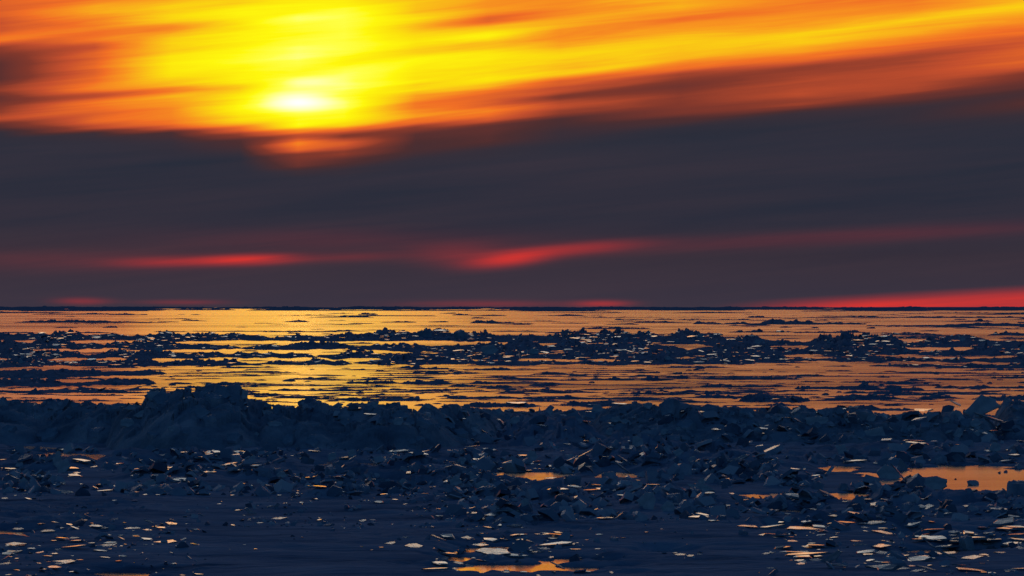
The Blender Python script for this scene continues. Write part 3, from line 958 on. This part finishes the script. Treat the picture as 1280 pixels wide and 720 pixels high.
for x0, x1, y0, y1, num, w0, w1, pf in SCAT:
    px = RNG.uniform(x0, x1, num)
    py = RNG.uniform(y0, y1, num)
    keep = fbm(px * .022, py * .07, 5 + int(y0), 3)
    for i in range(num):
        if keep[i] < .42:
            continue
        hit, nor = land(px[i], py[i])
        if hit is None or (hit.z < .03 and py[i] < 545) or (hit.z < .012 and rnd.random() < .97):
            continue
        flat = rnd.random() < pf
        vs, fs = rnd.choice(COARSE[flat])
        s = (w0 + (w1 - w0) * (rnd.random() ** 2.4) * (1.25 if rnd.random() < .2 else .9)) * hit.y / F
        R = Matrix.Rotation(rnd.uniform(-.12, .12) if flat else rnd.uniform(-.9, .9), 3, 'Y') @ Matrix.Rotation(rnd.uniform(-.03, .22) if flat else rnd.uniform(-.6, 1.0), 3, 'X') @ Matrix.Rotation(rnd.gauss(0, .5) if flat else rnd.uniform(0, 6.28), 3, 'Z')
        A = np.array(R) @ np.diag((s * rnd.uniform(1.0, 2.4), s * rnd.uniform(.5, 1.3), s) if flat else (s * rnd.uniform(.8, 1.5), s * rnd.uniform(.8, 1.6), s))
        V_.append(vs @ A.T + np.array(hit + Vector((0, 0, s * .12))))
        for f in fs:
            F_.append(tuple(k + vb for k in f))
            MI_.append(0 if flat else 1)
        vb += len(vs)
o = link_mesh('ice_rubble', np.concatenate(V_), F_, [M_CLEAR, M_CRUMB])
o.data.polygons.foreach_set('material_index', MI_)
tag(o, 'small broken ice crumbs strewn over the ridge, floes and snow', 'ice rubble', kind='stuff')

# ------------------------------------------------------------------ drop slabs nothing of which can be seen, then describe the rest
bpy.context.view_layer.update()
dg = bpy.context.evaluated_depsgraph_get()


def is_seen(o):
    mw = o.matrix_world
    vs = o.data.vertices
    for i in list(range(0, len(vs), 2)) + [len(vs) - 2]:
        p = mw @ vs[i].co
        v = p - EYE
        ok, loc, _n, _i, ob, _m = scene.ray_cast(dg, EYE, v.normalized(), distance=v.length * 1.01)
        q = (640 + F * p.x / p.y, HORIZON + F * (H - p.z) / p.y)
        if ok and ob == o and 2 < q[0] < 1278 and q[1] < 718:
            return True
    return False


gone = [s for s in slabs if not is_seen(s[0])]
slabs = [s for s in slabs if s not in gone]
for s in gone:
    bpy.data.objects.remove(s[0])
# keep the 300 that show largest
slabs.sort(key=lambda s: -s[3] * s[4])
for s in slabs[300:]:
    bpy.data.objects.remove(s[0])
slabs = slabs[:300]

ANCHORS = [
    (88, 574, 'by the small peach pool at left'), (1215, 598, 'beside the wide peach pool at right'), (650, 597, 'by the ragged pool in the centre'), (1015, 621, 'around the pale streaky pool right of centre'),
    (665, 712, 'around the bright pool at the bottom centre'), (435, 583, 'by the pool under the middle hummock'), (180, 668, 'on the snow in the lower left'), (20, 680, 'among the glints in the lower left corner'), (1110, 660, 'among the glints below the wide peach pool'),
    (1210, 690, 'among the glints in the lower right corner'), (1020, 690, 'left of the lower right corner glints'), (400, 650, 'on the smooth snow left of centre'), (810, 627, 'near the upright triangular slab'), (230, 592, 'at the foot of the tallest hummock'),
    (870, 580, 'on the rubble below the long right hummock'), (640, 645, 'near the teal plate left of centre'), (860, 690, 'on the smooth snow right of centre'),
    (700, 552, 'on the grey rubble before the sunken hummock'), (1030, 560, 'at the foot of the jagged hummock'), (1200, 555, 'below the big leaning grey slab'), (550, 580, 'at the foot of the middle hummock'), (760, 590, 'on the rubble right of the centre pool'),
]


def where_is(px, py):
    if py < 458:
        return 'in the far rubble band, ' + ('left third' if px < 427 else 'middle third' if px < 853 else 'right third')
    if py < 540:
        return ('on the low left hummock' if px < 135 else 'on the tallest hummock' if px < 330 else 'on the crest left of centre' if px < 600 else 'on the crest around the sunken hummock' if px < 780 else
                'on the crest of the long right hummock' if px < 950 else 'on the jagged hummock crest' if px < 1150 else 'beside the big leaning grey slab')
    return min(ANCHORS, key=lambda a: (a[0] - px) ** 2 + ((a[1] - py) * 3) ** 2)[2]


def look_of(s):
    _o, px, py, wd, ht, look = s
    size = 'large ' if wd >= 28 else 'small ' if wd < 15 else ''
    if look == P_:
        return size + ('blue-grey' if ht / wd > .24 else 'pale') + ' ice plate'
    if look == L_:
        return size + 'leaning ice slab'
    if look == S_:
        return size + 'sliver of ice'
    return size + 'dark ice block'


UNIQUE = {(1226, 508): 'big grey ice slab leaning on the ridge crest near the right edge', (1109, 708): 'large teal ice plate lying flat at the bottom right', (760, 612): 'long cream ice plate tipping down to the right, below the grey rubble',
          (810, 627): 'dark upright triangular ice slab right of centre', (1238, 528): 'bright narrow ice sliver pointing down from the big leaning slab', (83, 700): 'long cream ice plate alone on the snow at lower left',
          (610, 438): 'grey tilted ice slab standing out in the far rubble band', (1170, 605): 'wide dark ice slab leaning before the wide peach pool', (621, 641): 'rounded teal ice plate left of the centre heap', (750, 516): 'thin cream ice plate on the crest above the sunken hummock'}
groups = {}
for s in slabs:
    u = UNIQUE.get((s[1], s[2]))
    tag(s[0], u, kind='thing', cat='ice block' if s[5] == B_ else 'ice slab', group='loose blocks of broken ice' if s[5] == B_ else 'loose slabs and plates of broken ice')
    if not u:
        groups.setdefault((look_of(s), where_is(s[1], s[2])), []).append(s)
for (lk, wh), items in groups.items():
    items.sort(key=lambda s: s[1])
    n = len(items)
    for k, s in enumerate(items):
        if n == 1:
            lab = f'{lk} {wh}'
        elif n == 2:
            lab = f'{"left" if k == 0 else "right"} {lk} of two {wh}'
        elif k in (0, n - 1):
            lab = f'{"leftmost" if k == 0 else "rightmost"} {lk} {wh}'
        else:
            lab = f'{ORD[k]} {lk} from left {wh}'
        s[0]['label'] = lab

# ------------------------------------------------------------------ view
scene.view_settings.view_transform = 'Standard'
scene.view_settings.look = 'None'
scene.view_settings.exposure = 0.0
scene.view_settings.gamma = 1.0
scene.view_settings.use_curve_mapping = False
scene.cycles.use_denoising = True
scene.cycles.max_bounces = 6
scene.cycles.sample_clamp_indirect = 4.0
